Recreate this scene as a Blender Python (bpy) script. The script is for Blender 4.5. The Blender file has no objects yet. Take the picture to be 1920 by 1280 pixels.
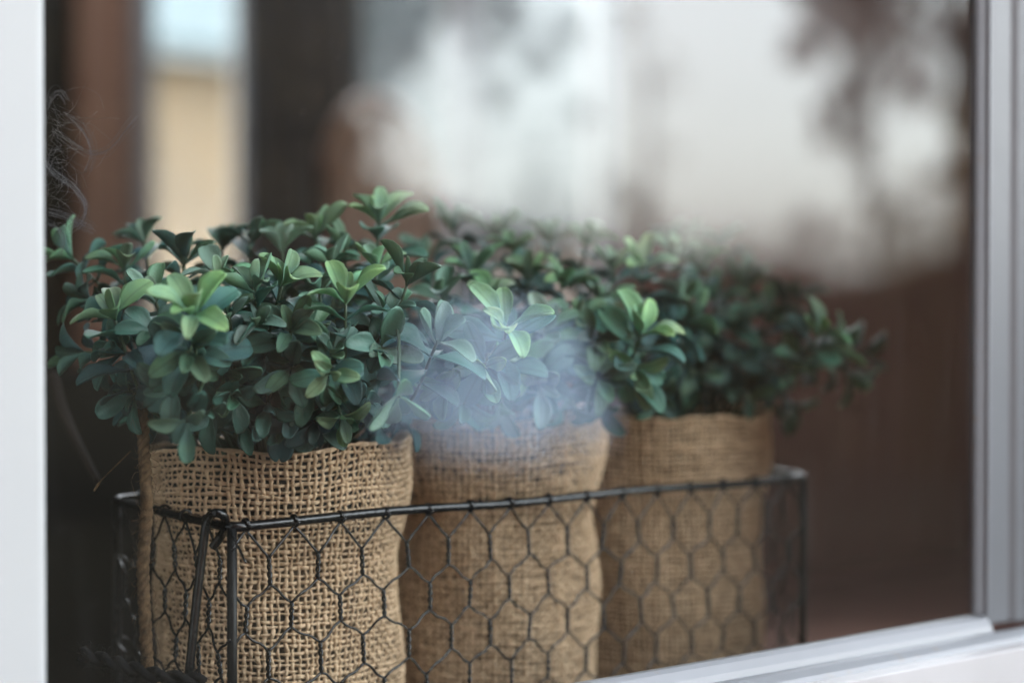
import bpy, math, random
import numpy as np
from mathutils import Vector, Matrix, noise
R = math.radians
rng = random.Random(11)
S = bpy.context.scene
C = S.collection

# ------------------------------------------------------------------ camera
FPX = 3595.0
YAW_F = Vector((0.6508, 0.7593, 0)).normalized()
PITCH = math.atan(55 / FPX)
FWD = Vector((YAW_F.x * math.cos(PITCH), YAW_F.y * math.cos(PITCH), -math.sin(PITCH)))
RIGHT = FWD.cross(Vector((0, 0, 1))).normalized()
UP = RIGHT.cross(FWD)
cd = bpy.data.cameras.new("camera")
cam = bpy.data.objects.new("camera", cd); C.objects.link(cam)
cam.matrix_world = Matrix((RIGHT, UP, -FWD)).transposed().to_4x4()
cd.sensor_width = 36; cd.lens = FPX / 1920 * 36
cd.clip_start = 0.02; cd.clip_end = 2000
cd.dof.use_dof = True; cd.dof.focus_distance = 0.815
cd.dof.aperture_fstop = 67.4 / 19.5
S.camera = cam

def P(px, py, t):
    """the point seen at photograph pixel px, py at depth t"""
    return FWD * t + RIGHT * ((px - 960) / FPX * t) - UP * ((py - 640) / FPX * t)

# ------------------------------------------------------------------ light
SUN_EL, SUN_AZ = 34.0, 110.0          # azimuth from +X, towards the street side (-Y)
w = bpy.data.worlds.new("World"); S.world = w; w.use_nodes = True
nt = w.node_tree; bg = nt.nodes["Background"]
sky = nt.nodes.new("ShaderNodeTexSky"); sky.sky_type = 'NISHITA'; sky.sun_disc = False
sky.sun_elevation = R(SUN_EL); sky.sun_rotation = R(90 - SUN_AZ)
sky.air_density = 1.2; sky.dust_density = 2.6; sky.ozone_density = 1.0
hs = nt.nodes.new("ShaderNodeHueSaturation"); hs.inputs['Saturation'].default_value = 0.22
nt.links.new(sky.outputs[0], hs.inputs['Color']); nt.links.new(hs.outputs[0], bg.inputs[0])
bg.inputs[1].default_value = 0.15
sd = bpy.data.lights.new("sun", 'SUN'); sd.energy = 0.8; sd.angle = R(24); sd.color = (1, .95, .88)
sun = bpy.data.objects.new("sun", sd); C.objects.link(sun)
sdir = Vector((math.cos(R(SUN_AZ)) * math.cos(R(SUN_EL)), math.sin(R(SUN_AZ)) * math.cos(R(SUN_EL)), math.sin(R(SUN_EL))))
sun.rotation_euler = sdir.to_track_quat('Z', 'Y').to_euler()
S.view_settings.view_transform = 'Standard'; S.view_settings.look = 'None'
S.view_settings.exposure = 3.9; S.view_settings.gamma = 1
S.cycles.use_denoising = True
S.cycles.max_bounces = 8; S.cycles.transparent_max_bounces = 12
S.cycles.caustics_reflective = False; S.cycles.caustics_refractive = False
S.cycles.sample_clamp_indirect = 6

# ------------------------------------------------------------------ helpers
def empty(name, loc=(0, 0, 0)):
    o = bpy.data.objects.new(name, None); C.objects.link(o); o.location = loc
    o.empty_display_size = .02
    return o
def tag(o, label=None, cat=None, group=None, kind=None):
    if label: o['label'] = label
    if cat: o['category'] = cat
    if group: o['group'] = group
    if kind: o['kind'] = kind
    return o
def link(name, me, mats, parent=None):
    o = bpy.data.objects.new(name, me); C.objects.link(o)
    if mats is not None and len(me.materials) == 0:
        for m in (mats if isinstance(mats, (list, tuple)) else [mats]): me.materials.append(m)
    if parent is not None:
        o.parent = parent
        if parent.type == 'EMPTY' and parent.parent is None and parent.location.length > 0:
            o.matrix_parent_inverse = Matrix.Translation(-parent.location)
    return o
class MB:
    """collects geometry in world coordinates and links it as ONE mesh"""
    def __init__(s): s.v = []; s.f = []; s.n = 0; s.qs = []; s.attr = []
    def add(s, verts, faces):
        verts = np.asarray(verts, dtype=np.float64).reshape(-1, 3)
        s.v.append(verts)
        for f in faces: s.f.append([i + s.n for i in f])
        s.n += len(verts); return s
    def box(s, a, b):
        x0, y0, z0 = a; x1, y1, z1 = b
        return s.add([(x0, y0, z0), (x1, y0, z0), (x1, y1, z0), (x0, y1, z0), (x0, y0, z1), (x1, y0, z1), (x1, y1, z1), (x0, y1, z1)],
                     [(0, 3, 2, 1), (4, 5, 6, 7), (0, 1, 5, 4), (1, 2, 6, 5), (2, 3, 7, 6), (3, 0, 4, 7)])
    def tube(s, pts, rad, sides=6, caps=True, flat=1.0):
        pts = np.asarray([tuple(p) for p in pts], dtype=np.float64); n = len(pts)
        rad = np.full(n, rad) if np.isscalar(rad) else np.asarray(rad)
        T = np.gradient(pts, axis=0); T /= np.linalg.norm(T, axis=1)[:, None] + 1e-12
        ref = np.array([0, 0, 1.0]) if abs(T[0][2]) < .9 else np.array([1.0, 0, 0])
        N = np.zeros_like(pts); u = np.cross(T[0], ref); u /= np.linalg.norm(u)
        for i in range(n):
            u = u - T[i] * np.dot(u, T[i]); u /= np.linalg.norm(u) + 1e-12; N[i] = u
        B = np.cross(T, N)
        a = np.arange(sides) * 2 * math.pi / sides
        V = pts[:, None, :] + rad[:, None, None] * (np.cos(a)[None, :, None] * N[:, None, :] + flat * np.sin(a)[None, :, None] * B[:, None, :])
        F = []
        for i in range(n - 1):
            for j in range(sides):
                k = (j + 1) % sides
                F.append((i * sides + j, i * sides + k, (i + 1) * sides + k, (i + 1) * sides + j))
        if caps:
            F.append(tuple(range(sides - 1, -1, -1))); F.append(tuple((n - 1) * sides + j for j in range(sides)))
        return s.add(V.reshape(-1, 3), F)
    def quads(s, verts, q):
        """fast path: verts (N,3), quads (M,4) as arrays"""
        s.qs.append((np.asarray(verts).reshape(-1, 3), np.asarray(q).reshape(-1, 4)))
        return s
    def mesh(s, name, smooth=True):
        me = bpy.data.meshes.new(name)
        if s.qs:
            off = 0; vs = []; qq = []
            for v, q in s.qs: vs.append(v); qq.append(q + off); off += len(v)
            v = np.concatenate(vs); q = np.concatenate(qq)
            me.vertices.add(len(v)); me.vertices.foreach_set("co", v.ravel())
            me.loops.add(q.size); me.loops.foreach_set("vertex_index", q.ravel().astype(np.int32))
            me.polygons.add(len(q)); me.polygons.foreach_set("loop_start", (np.arange(len(q)) * 4).astype(np.int32))
            me.update(calc_edges=True)
        else:
            me.from_pydata(np.concatenate(s.v).tolist(), [], s.f); me.update()
        if smooth: me.shade_smooth()
        return me
    def build(s, name, mat, parent=None, smooth=True, bevel=0):
        o = link(name, s.mesh(name, smooth), mat, parent)
        if bevel:
            m = o.modifiers.new("bevel", 'BEVEL'); m.width = bevel; m.segments = 3; m.limit_method = 'ANGLE'
        return o
def catmull(pts, n):
    pts = [Vector(p) for p in pts]; pts = [pts[0] * 2 - pts[1]] + pts + [pts[-1] * 2 - pts[-2]]
    out = []
    for i in range(1, len(pts) - 2):
        p0, p1, p2, p3 = pts[i - 1:i + 3]
        for k in range(n):
            t = k / n
            out.append(.5 * ((2 * p1) + (p2 - p0) * t + (2 * p0 - 5 * p1 + 4 * p2 - p3) * t * t + (3 * p1 - p0 - 3 * p2 + p3) * t ** 3))
    out.append(pts[-2]); return out

# ------------------------------------------------------------------ materials
def mat(name, col, rough=.6, metal=0., spec=.5, noise_amt=0., scale=30., bump=0., bscale=200., stretch=(1, 1, 1), col2=None, detail=4, coat=0.):
    m = bpy.data.materials.new(name); m.use_nodes = True; t = m.node_tree; N = t.nodes; L = t.links
    b = N["Principled BSDF"]; b.inputs['Base Color'].default_value = (*col, 1); b.inputs['Roughness'].default_value = rough
    b.inputs['Metallic'].default_value = metal; b.inputs['Specular IOR Level'].default_value = spec
    b.inputs['Coat Weight'].default_value = coat
    tc = N.new("ShaderNodeTexCoord"); mp = N.new("ShaderNodeMapping"); mp.inputs['Scale'].default_value = stretch
    L.new(tc.outputs['Object'], mp.inputs[0])
    if noise_amt or col2:
        n = N.new("ShaderNodeTexNoise"); n.inputs['Scale'].default_value = scale; n.inputs['Detail'].default_value = detail
        L.new(mp.outputs[0], n.inputs['Vector'])
        mr = N.new("ShaderNodeMapRange"); mr.inputs[1].default_value = .3; mr.inputs[2].default_value = .7
        L.new(n.outputs['Fac'], mr.inputs[0])
        mx = N.new("ShaderNodeMix"); mx.data_type = 'RGBA'
        c2 = col2 if col2 else tuple(c * (1 - noise_amt) for c in col)
        mx.inputs[6].default_value = (*col, 1); mx.inputs[7].default_value = (*c2, 1)
        L.new(mr.outputs[0], mx.inputs[0]); L.new(mx.outputs[2], b.inputs['Base Color'])
    if bump:
        n2 = N.new("ShaderNodeTexNoise"); n2.inputs['Scale'].default_value = bscale; n2.inputs['Detail'].default_value = 3
        L.new(mp.outputs[0], n2.inputs['Vector'])
        bp = N.new("ShaderNodeBump"); bp.inputs['Strength'].default_value = bump; bp.inputs['Distance'].default_value = .001
        L.new(n2.outputs['Fac'], bp.inputs['Height']); L.new(bp.outputs[0], b.inputs['Normal'])
    return m

def frame_paint():
    m = mat("white_frame_paint", (.215, .232, .25), .4, noise_amt=.2, scale=9, stretch=(1, 1, .4), bump=.15, bscale=60)
    t = m.node_tree; N = t.nodes; L = t.links; b = N["Principled BSDF"]
    src = b.inputs['Base Color'].links[0].from_socket
    tc = N.new("ShaderNodeTexCoord")
    n = N.new("ShaderNodeTexNoise"); n.inputs['Scale'].default_value = 120; n.inputs['Detail'].default_value = 6
    L.new(tc.outputs['Object'], n.inputs['Vector'])
    mr = N.new("ShaderNodeMapRange"); mr.inputs[1].default_value = .63; mr.inputs[2].default_value = .76; mr.inputs[4].default_value = .55
    L.new(n.outputs['Fac'], mr.inputs[0])
    mx = N.new("ShaderNodeMix"); mx.data_type = 'RGBA'; mx.inputs[7].default_value = (.2, .17, .14, 1)
    L.new(mr.outputs[0], mx.inputs[0]); L.new(src, mx.inputs[6]); L.new(mx.outputs[2], b.inputs['Base Color'])
    return m
def glass_mat():
    m = bpy.data.materials.new("window_glass"); m.use_nodes = True; t = m.node_tree; N = t.nodes; L = t.links
    N.remove(N["Principled BSDF"]); out = N["Material Output"]
    tr = N.new("ShaderNodeBsdfTransparent"); tr.inputs[0].default_value = (.93, .95, .94, 1)
    gl = N.new("ShaderNodeBsdfGlossy"); gl.inputs['Roughness'].default_value = 0.0; gl.inputs[0].default_value = (.97, 1, 1, 1)
    # reflectance of a lightly coated pane: F0 + (1-F0)(1-cos)^5
    lw = N.new("ShaderNodeLayerWeight"); lw.inputs[0].default_value = .5
    geo = N.new("ShaderNodeNewGeometry")
    dp = N.new("ShaderNodeVectorMath"); dp.operation = 'DOT_PRODUCT'
    L.new(geo.outputs['Incoming'], dp.inputs[0]); L.new(geo.outputs['Normal'], dp.inputs[1])
    ab = N.new("ShaderNodeMath"); ab.operation = 'ABSOLUTE'; L.new(dp.outputs['Value'], ab.inputs[0])
    om = N.new("ShaderNodeMath"); om.operation = 'SUBTRACT'; om.inputs[0].default_value = 1; L.new(ab.outputs[0], om.inputs[1])
    pw = N.new("ShaderNodeMath"); pw.operation = 'POWER'; pw.inputs[1].default_value = 5; L.new(om.outputs[0], pw.inputs[0])
    mr = N.new("ShaderNodeMapRange"); mr.inputs[3].default_value = GLASS_F0; mr.inputs[4].default_value = 1; L.new(pw.outputs[0], mr.inputs[0])
    m1 = N.new("ShaderNodeMixShader"); L.new(mr.outputs[0], m1.inputs[0]); L.new(tr.outputs[0], m1.inputs[1]); L.new(gl.outputs[0], m1.inputs[2])
    # dust: fine specks + a thin film with streaks
    tc = N.new("ShaderNodeTexCoord")
    def specks(scale, r0, r1, keep, zs=1.0):
        mp = N.new("ShaderNodeMapping"); mp.inputs['Scale'].default_value = (scale, scale, scale * zs); L.new(tc.outputs['Object'], mp.inputs[0])
        v = N.new("ShaderNodeTexVoronoi"); v.inputs['Scale'].default_value = 1; L.new(mp.outputs[0], v.inputs['Vector'])
        sx = N.new("ShaderNodeSeparateColor"); L.new(v.outputs['Color'], sx.inputs[0])
        rad = N.new("ShaderNodeMapRange"); rad.inputs[3].default_value = r0; rad.inputs[4].default_value = r1; L.new(sx.outputs[1], rad.inputs[0])
        lt = N.new("ShaderNodeMath"); lt.operation = 'LESS_THAN'; L.new(v.outputs['Distance'], lt.inputs[0]); L.new(rad.outputs[0], lt.inputs[1])
        kp = N.new("ShaderNodeMath"); kp.operation = 'LESS_THAN'; kp.inputs[1].default_value = keep; L.new(sx.outputs[0], kp.inputs[0])
        mu = N.new("ShaderNodeMath"); mu.operation = 'MULTIPLY'; L.new(lt.outputs[0], mu.inputs[0]); L.new(kp.outputs[0], mu.inputs[1])
        m2 = N.new("ShaderNodeMath"); m2.operation = 'MULTIPLY'; L.new(mu.outputs[0], m2.inputs[0]); L.new(sx.outputs[2], m2.inputs[1])
        return m2.outputs[0]
    a = specks(330, .03, .09, .34); b = specks(80, .01, .05, .5, .4)
    mxm = N.new("ShaderNodeMath"); mxm.operation = 'MAXIMUM'; L.new(a, mxm.inputs[0]); L.new(b, mxm.inputs[1])
    nz = N.new("ShaderNodeTexNoise"); nz.inputs['Scale'].default_value = 7; nz.inputs['Detail'].default_value = 3
    mp = N.new("ShaderNodeMapping"); mp.inputs['Scale'].default_value = (1, 1, .5); L.new(tc.outputs['Object'], mp.inputs[0]); L.new(mp.outputs[0], nz.inputs['Vector'])
    fm = N.new("ShaderNodeMapRange"); fm.inputs[1].default_value = .35; fm.inputs[2].default_value = .75; fm.inputs[3].default_value = FILM0; fm.inputs[4].default_value = FILM1
    L.new(nz.outputs['Fac'], fm.inputs[0])
    st = N.new("ShaderNodeTexNoise"); st.inputs['Scale'].default_value = 1; st.inputs['Detail'].default_value = 5
    mp3 = N.new("ShaderNodeMapping"); mp3.inputs['Scale'].default_value = (260, 260, 14); L.new(tc.outputs['Object'], mp3.inputs[0]); L.new(mp3.outputs[0], st.inputs['Vector'])
    sm = N.new("ShaderNodeMapRange"); sm.inputs[1].default_value = .5; sm.inputs[2].default_value = .8; sm.inputs[3].default_value = 0; sm.inputs[4].default_value = .008
    L.new(st.outputs['Fac'], sm.inputs[0])
    ad = N.new("ShaderNodeMath"); ad.operation = 'ADD'; L.new(fm.outputs[0], ad.inputs[0]); L.new(sm.outputs[0], ad.inputs[1])
    mu = N.new("ShaderNodeMath"); mu.operation = 'MULTIPLY'; mu.inputs[1].default_value = .5; L.new(mxm.outputs[0], mu.inputs[0])
    fin = N.new("ShaderNodeMath"); fin.operation = 'MAXIMUM'; L.new(mu.outputs[0], fin.inputs[0]); L.new(ad.outputs[0], fin.inputs[1])
    df = N.new("ShaderNodeBsdfDiffuse"); df.inputs[0].default_value = (.75, .76, .78, 1)
    m2 = N.new("ShaderNodeMixShader"); L.new(fin.outputs[0], m2.inputs[0]); L.new(m1.outputs[0], m2.inputs[1]); L.new(df.outputs[0], m2.inputs[2])
    L.new(m2.outputs[0], out.inputs[0]); return m
GLASS_F0 = .062; FILM0 = .0008; FILM1 = .0035

def leaf_mat(name, rough=.5):
    m = bpy.data.materials.new(name); m.use_nodes = True; t = m.node_tree; N = t.nodes; L = t.links
    b = N["Principled BSDF"]; out = N["Material Output"]
    oi = N.new("ShaderNodeObjectInfo"); tc = N.new("ShaderNodeTexCoord")
    sp = N.new("ShaderNodeSeparateXYZ"); L.new(tc.outputs['Object'], sp.inputs[0])
    # base darker/bluer, edge and tip yellower
    mr = N.new("ShaderNodeMapRange"); mr.inputs[1].default_value = 0; mr.inputs[2].default_value = 1; L.new(sp.outputs[1], mr.inputs[0])
    n = N.new("ShaderNodeTexNoise"); n.inputs['Scale'].default_value = 2.6; n.inputs['Detail'].default_value = 5; n.noise_dimensions = '4D'
    L.new(tc.outputs['Object'], n.inputs['Vector']); 
    rw = N.new("ShaderNodeMath"); rw.operation = 'MULTIPLY'; rw.inputs[1].default_value = 30; L.new(oi.outputs['Random'], rw.inputs[0]); L.new(rw.outputs[0], n.inputs['W'])
    ad = N.new("ShaderNodeMath"); ad.operation = 'ADD'; L.new(mr.outputs[0], ad.inputs[0])
    ns = N.new("ShaderNodeMapRange"); ns.inputs[1].default_value = .25; ns.inputs[2].default_value = .75; ns.inputs[3].default_value = -.55; ns.inputs[4].default_value = .4
    L.new(n.outputs['Fac'], ns.inputs[0]); L.new(ns.outputs[0], ad.inputs[1])
    cr = N.new("ShaderNodeValToRGB"); cr.color_ramp.elements[0].color = (.55, .72, .80, 1); cr.color_ramp.elements[1].color = (1.12, 1.08, .9, 1)
    L.new(ad.outputs[0], cr.inputs[0])
    mx = N.new("ShaderNodeMix"); mx.data_type = 'RGBA'; mx.blend_type = 'MULTIPLY'; mx.inputs[0].default_value = 1
    L.new(oi.outputs['Color'], mx.inputs[6]); L.new(cr.outputs[0], mx.inputs[7])
    # pale plastic flecks
    n2 = N.new("ShaderNodeTexNoise"); n2.inputs['Scale'].default_value = 28; n2.inputs['Detail'].default_value = 4; vm = N.new("ShaderNodeMapping"); vm.inputs['Scale'].default_value = (3.2, .7, 1); L.new(tc.outputs['Object'], vm.inputs[0]); L.new(vm.outputs[0], n2.inputs['Vector'])
    m3 = N.new("ShaderNodeMapRange"); m3.inputs[1].default_value = .55; m3.inputs[2].default_value = .8; m3.inputs[4].default_value = .2; L.new(n2.outputs['Fac'], m3.inputs[0])
    mx2 = N.new("ShaderNodeMix"); mx2.data_type = 'RGBA'; mx2.inputs[7].default_value = (.24, .38, .28, 1)
    L.new(m3.outputs[0], mx2.inputs[0]); L.new(mx.outputs[2], mx2.inputs[6])
    # midrib
    ax = N.new("ShaderNodeMath"); ax.operation = 'ABSOLUTE'; L.new(sp.outputs[0], ax.inputs[0])
    rb = N.new("ShaderNodeMapRange"); rb.inputs[1].default_value = 0; rb.inputs[2].default_value = .035; rb.inputs[3].default_value = .72; rb.inputs[4].default_value = 1; L.new(ax.outputs[0], rb.inputs[0])
    mx3 = N.new("ShaderNodeVectorMath"); mx3.operation = 'SCALE'; L.new(mx2.outputs[2], mx3.inputs[0]); L.new(rb.outputs[0], mx3.inputs['Scale'])
    L.new(mx3.outputs[0], b.inputs['Base Color'])
    b.inputs['Roughness'].default_value = rough; b.inputs['Specular IOR Level'].default_value = .55
    bp = N.new("ShaderNodeBump"); bp.inputs['Strength'].default_value = .6; bp.inputs['Distance'].default_value = .0009; L.new(n2.outputs['Fac'], bp.inputs['Height']); L.new(bp.outputs[0], b.inputs['Normal'])
    tl = N.new("ShaderNodeBsdfTranslucent"); L.new(mx3.outputs[0], tl.inputs[0])
    ms = N.new("ShaderNodeMixShader"); ms.inputs[0].default_value = .22; L.new(b.outputs[0], ms.inputs[1]); L.new(tl.outputs[0], ms.inputs[2]); L.new(ms.outputs[0], out.inputs[0])
    return m
M = dict(
    paint=frame_paint(), glass=glass_mat(), leaf=leaf_mat("leaf_plastic"),
    board=mat("white_board_paint", (.58, .58, .595), .45, noise_amt=.04, scale=6, bump=.1, bscale=90),
    stem=mat("stem_plastic", (.04, .085, .045), .5, noise_amt=.3, scale=120),
    jute=mat("jute", (.76, .57, .38), .92, spec=.1, col2=(.58, .42, .265), scale=170, bump=.6, bscale=1400, detail=6),
    jute_fuzz=mat("jute_fuzz", (.46, .33, .20), .9, spec=.2),
    liner=mat("inner_bag", (.18, .125, .075), .95, spec=.1, col2=(.03, .03, .025), scale=22, bump=.5, bscale=700),
    pot=mat("inner_pot", (.012, .016, .013), .6),
    wire=mat("black_wire", (.004, .0045, .0055), .2, metal=0, spec=.5, bump=.25, bscale=500),
    post_wire=mat('black_wire_post', (.004, .0045, .0055), .35, spec=.15, bump=.25, bscale=500),
    twine=mat("twine", (.15, .095, .052), .95, spec=.1, col2=(.06, .04, .025), scale=300, bump=.6, bscale=1200),
    dark_cord=mat("dark_cord", (.007, .007, .008), .9, spec=.1),
    wool=mat("grey_fibre", (.10, .10, .11), .7, spec=.3),
    sill=mat("dark_shelf", (.02, .016, .014), .6, noise_amt=.4, scale=12),
    panel=mat("brown_panelling", (.047, .0165, .011), .6, col2=(.031, .0125, .009), scale=5, stretch=(3, 3, .25), bump=.3, bscale=40),
    oak=mat("orange_wood", (.11, .042, .018), .5, col2=(.07, .026, .012), scale=6, stretch=(4, 4, .3), bump=.2, bscale=60),
    black=mat("dark_curtain", (.012, .011, .012), .9, noise_amt=.4, scale=14),
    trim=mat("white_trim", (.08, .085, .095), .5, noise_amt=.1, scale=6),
    floor=mat("dark_floor", (.040, .016, .011), .5, noise_amt=.4, scale=3),
    wall=mat("siding_paint", (.62, .62, .60), .7, noise_amt=.1, scale=3),
    tan=mat("tan_siding", (.36, .26, .15), .8, col2=(.29, .22, .14), scale=2.0),
    roof=mat("pale_roof", (.17, .215, .225), .8, noise_amt=.3, scale=2),
    beige=mat("beige_render", (.15, .105, .08), .8, col2=(.11, .09, .08), scale=.9),
    soil=mat("lawn_soil", (.026, .024, .018), 1., spec=0, noise_amt=.4, scale=.6),
    paving=mat("paving", (.06, .05, .045), .9, noise_amt=.3, scale=1.5),
    bark=mat("bark", (.028, .022, .018), 1., spec=0, noise_amt=.4, scale=8, bump=.5, bscale=40),
    twig=mat("brown_twig", (.014, .007, .005), .8),
    foliage=mat("tree_foliage", (.055, .07, .035), 1., spec=.05, col2=(.10, .06, .035), scale=1.2),
    hedge=mat("hedge_foliage", (.03, .028, .018), 1., spec=0, col2=(.05, .035, .02), scale=1.0),
    plum=mat("plum_foliage", (.09, .05, .045), 1., spec=.05, col2=(.05, .04, .03), scale=1.5),
    blue=mat("pale_blue_paint", (.25, .33, .46), .6, coat=0.),
    darkglass=mat("dark_car_glass", (.02, .025, .03), .1),
    sillb=mat('sill_board_paint', (.45, .45, .455), .5, noise_amt=.12, scale=14, bump=.2, bscale=120),
    fence=mat('fence_wood', (.05, .03, .022), 1., spec=0, noise_amt=.3, scale=3),
    jambp=mat('grey_frame_paint', (.135, .145, .155), .3, noise_amt=.15, scale=11, stretch=(1, 1, .5), bump=.15, bscale=70),  # jamb's shade and dark reflections put into a darker frame colour
    brick=mat('brick_wall', (.10, .05, .035), .95, spec=.1, col2=(.07, .035, .025), scale=9),
    gable=mat('pale_gable', (.04, .05, .053), .8, noise_amt=.3, scale=1.2),
    rubber=mat("rubber", (.02, .02, .02), .8),
)

GY = 0.58                      # plane of the glass
FLOOR, GROUND = -0.95, -1.45

# ------------------------------------------------------------------ the window
win = empty("window", (.57, GY, -.15))
tag(win, "white framed shop window with dusty glass in front of the three potted plants", "window")
X0, X1 = .337, .8012
XL = -.60
pane = MB().box((.332, GY - .0015, -.1655), (.806, GY + .0015, 1.05)).build("glass_pane", M['glass'], win, smooth=False)
# the thin-pane shader acts on one sheet only, so keep just one face of the pane
me = bpy.data.meshes.new("glass_pane"); me.from_pydata([(.15, GY, -.1655), (.806, GY, -.1655), (.806, GY, 1.05), (.15, GY, 1.05)], [], [(0, 1, 2, 3)])
me.materials.append(M['glass']); pane.data = me
def extrude_x(prof, x0, x1):
    n = len(prof); v = [(x0, y, z) for y, z in prof] + [(x1, y, z) for y, z in prof]
    return v, [(i, (i + 1) % n, n + (i + 1) % n, n + i) for i in range(n)] + [tuple(range(n - 1, -1, -1)), tuple(range(n, 2 * n))]
# left post, rounded edge, standing just behind the plane of the glass
o = MB().box((.10, .642, -.22), (.3272, .72, 1.1)).build("post", M['board'], win, smooth=False, bevel=.004)
# bottom sash: sloping bead, groove, rounded track
prof = [(.5895, -.24), (.5895, -.1545), (.5785, -.1524), (.5755, -.1538), (.5725, -.1572), (.5715, -.1602), (.5712, -.24)]
MB().add(*extrude_x(prof, .30, .8085)).build("bottom_bead", M['paint'], win, smooth=False, bevel=.0006)
prof = [(.5710, -.24), (.5710, -.1606), (.5690, -.1596), (.5650, -.1598), (.5610, -.1622), (.5590, -.1655), (.5590, -.24)]
MB().add(*extrude_x(prof, .10, 1.10)).build("sill_track", M['paint'], win, smooth=False, bevel=.0008)
MB().box((-.7, .5470, -.36), (1.9, .5575, -.1637)).build("sill_board", M['sillb'], win, smooth=False, bevel=.0006)
# right jamb: bead against the glass, then the return that comes towards the street
def extrude_z(prof, z0, z1):
    n = len(prof); v = [(x, y, z0) for x, y in prof] + [(x, y, z1) for x, y in prof]
    return v, [(i, (i + 1) % n, n + (i + 1) % n, n + i) for i in range(n)] + [tuple(range(n - 1, -1, -1)), tuple(range(n, 2 * n))]
prof = [(.8012, .5810), (.8012, .5785), (.8030, .5768), (.8050, .5758), (.8062, .5735), (.8072, .5733), (.8082, .5750), (.8086, .5810)]
MB().add(*extrude_z(prof, -.1515, 1.05)).build("jamb_bead", M['paint'], win, smooth=False, bevel=.0008)
prof = [(.8090, .5815), (.8092, .5772), (.8150, .5766), (.8265, .5755), (.8300, .5735), (.8360, .5725), (.8420, .5690), (1.08, .5690), (1.08, .5815)]
MB().add(*extrude_z(prof, -.1585, 1.05)).build("jamb", M['jambp'], win, smooth=False, bevel=.002)
MB().box((.10, .545, 1.05), (1.08, .5995, 1.12)).build("head", M['paint'], win, smooth=False, bevel=.002)

# ------------------------------------------------------------------ the building round the window
def struct(mb, name, m, smooth=False): return tag(mb.build(name, m, None, smooth), kind='structure')
ob = MB().box((-5, .60, GROUND), (.1, .66, 2.6)).box((1.10, .60, GROUND), (8.2, .66, 2.6)).box((.1, .60, 1.1205), (1.10, .66, 2.6)).box((.1, .60, GROUND), (1.10, .66, -.2405))
struct(ob, "front_wall", M['wall'])
struct(MB().box((-1.1, -3.4, GROUND), (-.62, .5985, 3.6)), "side_wing_wall", M['brick'])  # unseen wall added to keep daylight off the left side
struct(MB().box((-.6, .05, 1.55), (8.2, .5995, 1.63)), "eave", M['wall'])  # overhang added out of view to cut light from the upper sky
YB = 4.5
def xr(px, y):                # where the line of sight at column px meets the plane at depth y
    d = P(px, 585, 1); return d.x / d.y * y
ax0, ax1 = xr(262, YB), xr(482, YB); bx0, bx1 = xr(610, YB), xr(1150, YB)
zt, zb = 1.3, -.35
wl = MB()
for a, b in ((-1.0, ax0), (ax1, bx0), (bx1, 8.0)): wl.box((a, YB, FLOOR), (b, YB + .12, 1.6))
for a, b in ((ax0, ax1), (bx0, bx1)): wl.box((a, YB, FLOOR), (b, YB + .12, zb)); wl.box((a, YB, zt), (b, YB + .12, 1.6))
struct(wl, "back_wall", M['panel'])
# vertical boards of the panelling
pn = empty("wall_panelling", (5.5, YB, FLOOR)); tag(pn, "dark red brown wooden panelling on the back wall behind the right side of the glass", "panelling")
x = bx1 + .14; k = 0
bm0 = None
while x < 7.6:
    if bm0 is None:
        bm0 = MB().box((0, 0, 0), (.145, .018, 2.5)).mesh("plank", False); bm0.materials.append(M['panel'])
    o = bpy.data.objects.new("plank", bm0); C.objects.link(o); o.parent = pn
    o.location = (x - 5.5, -.0205 - rng.random() * .004, 0.001); x += .152
struct(MB().box((-1, .665, FLOOR - .1), (8, YB - .001, FLOOR)), "room_floor", M['floor'])
struct(MB().box((-1, .665, 1.601), (8, 2.3, 1.7)).box((-1, 2.3001, 1.601), (1.2, YB + .12, 1.7)).box((5.2, 2.3001, 1.601), (8, YB + .12, 1.7)).box((1.2001, 4.1, 1.601), (5.1999, YB + .12, 1.7)), "ceiling", M['black'])  # opening between the slabs added to let daylight into the room
struct(MB().box((-1.1, .785, FLOOR), (-1.001, YB, 1.6)), "side_wall", M['black'])
struct(MB().box((8.001, .785, FLOOR), (8.1, YB, 1.6)), "side_wall", M['panel'])
# back windows: white frames, panes
def back_window(xa, xb, label, bars):
    e = empty("back_window", ((xa + xb) / 2, YB, zb)); tag(e, label, "window")
    f = MB()
    for u, v in bars: f.box((u, YB - .012, zb), (v, YB - .0005, zt))
    f.build("frame", M['trim'], e, False, .002)
    MB().box((xa, YB - .05, zb - .05), (xb, YB - .0125, zb - .001)).build("sill", M['trim'], e, False, .003)
    g = bpy.data.meshes.new("pane"); g.from_pydata([(xa, YB + .004, zb), (xb, YB + .004, zb), (xb, YB + .004, zt), (xa, YB + .004, zt)], [], [(0, 1, 2, 3)])
    link("pane", g, M['backglass'], e)
gm = bpy.data.materials.new("back_glass"); gm.use_nodes = True
gt = gm.node_tree; gt.nodes.remove(gt.nodes["Principled BSDF"]); tr = gt.nodes.new("ShaderNodeBsdfTransparent"); tr.inputs[0].default_value = (.8, .82, .82, 1)
g2 = gt.nodes.new("ShaderNodeBsdfGlossy"); g2.inputs['Roughness'].default_value = .02
mm = gt.nodes.new("ShaderNodeMixShader"); mm.inputs[0].default_value = .08
gt.links.new(tr.outputs[0], mm.inputs[1]); gt.links.new(g2.outputs[0], mm.inputs[2]); gt.links.new(mm.outputs[0], gt.nodes["Material Output"].inputs[0])
M['backglass'] = gm
back_window(ax0, ax1, "narrow back window with grey white frame and tan wall beyond, blurred at upper left", [(ax0, xr(290, YB)), (xr(436, YB), ax1)])
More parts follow.
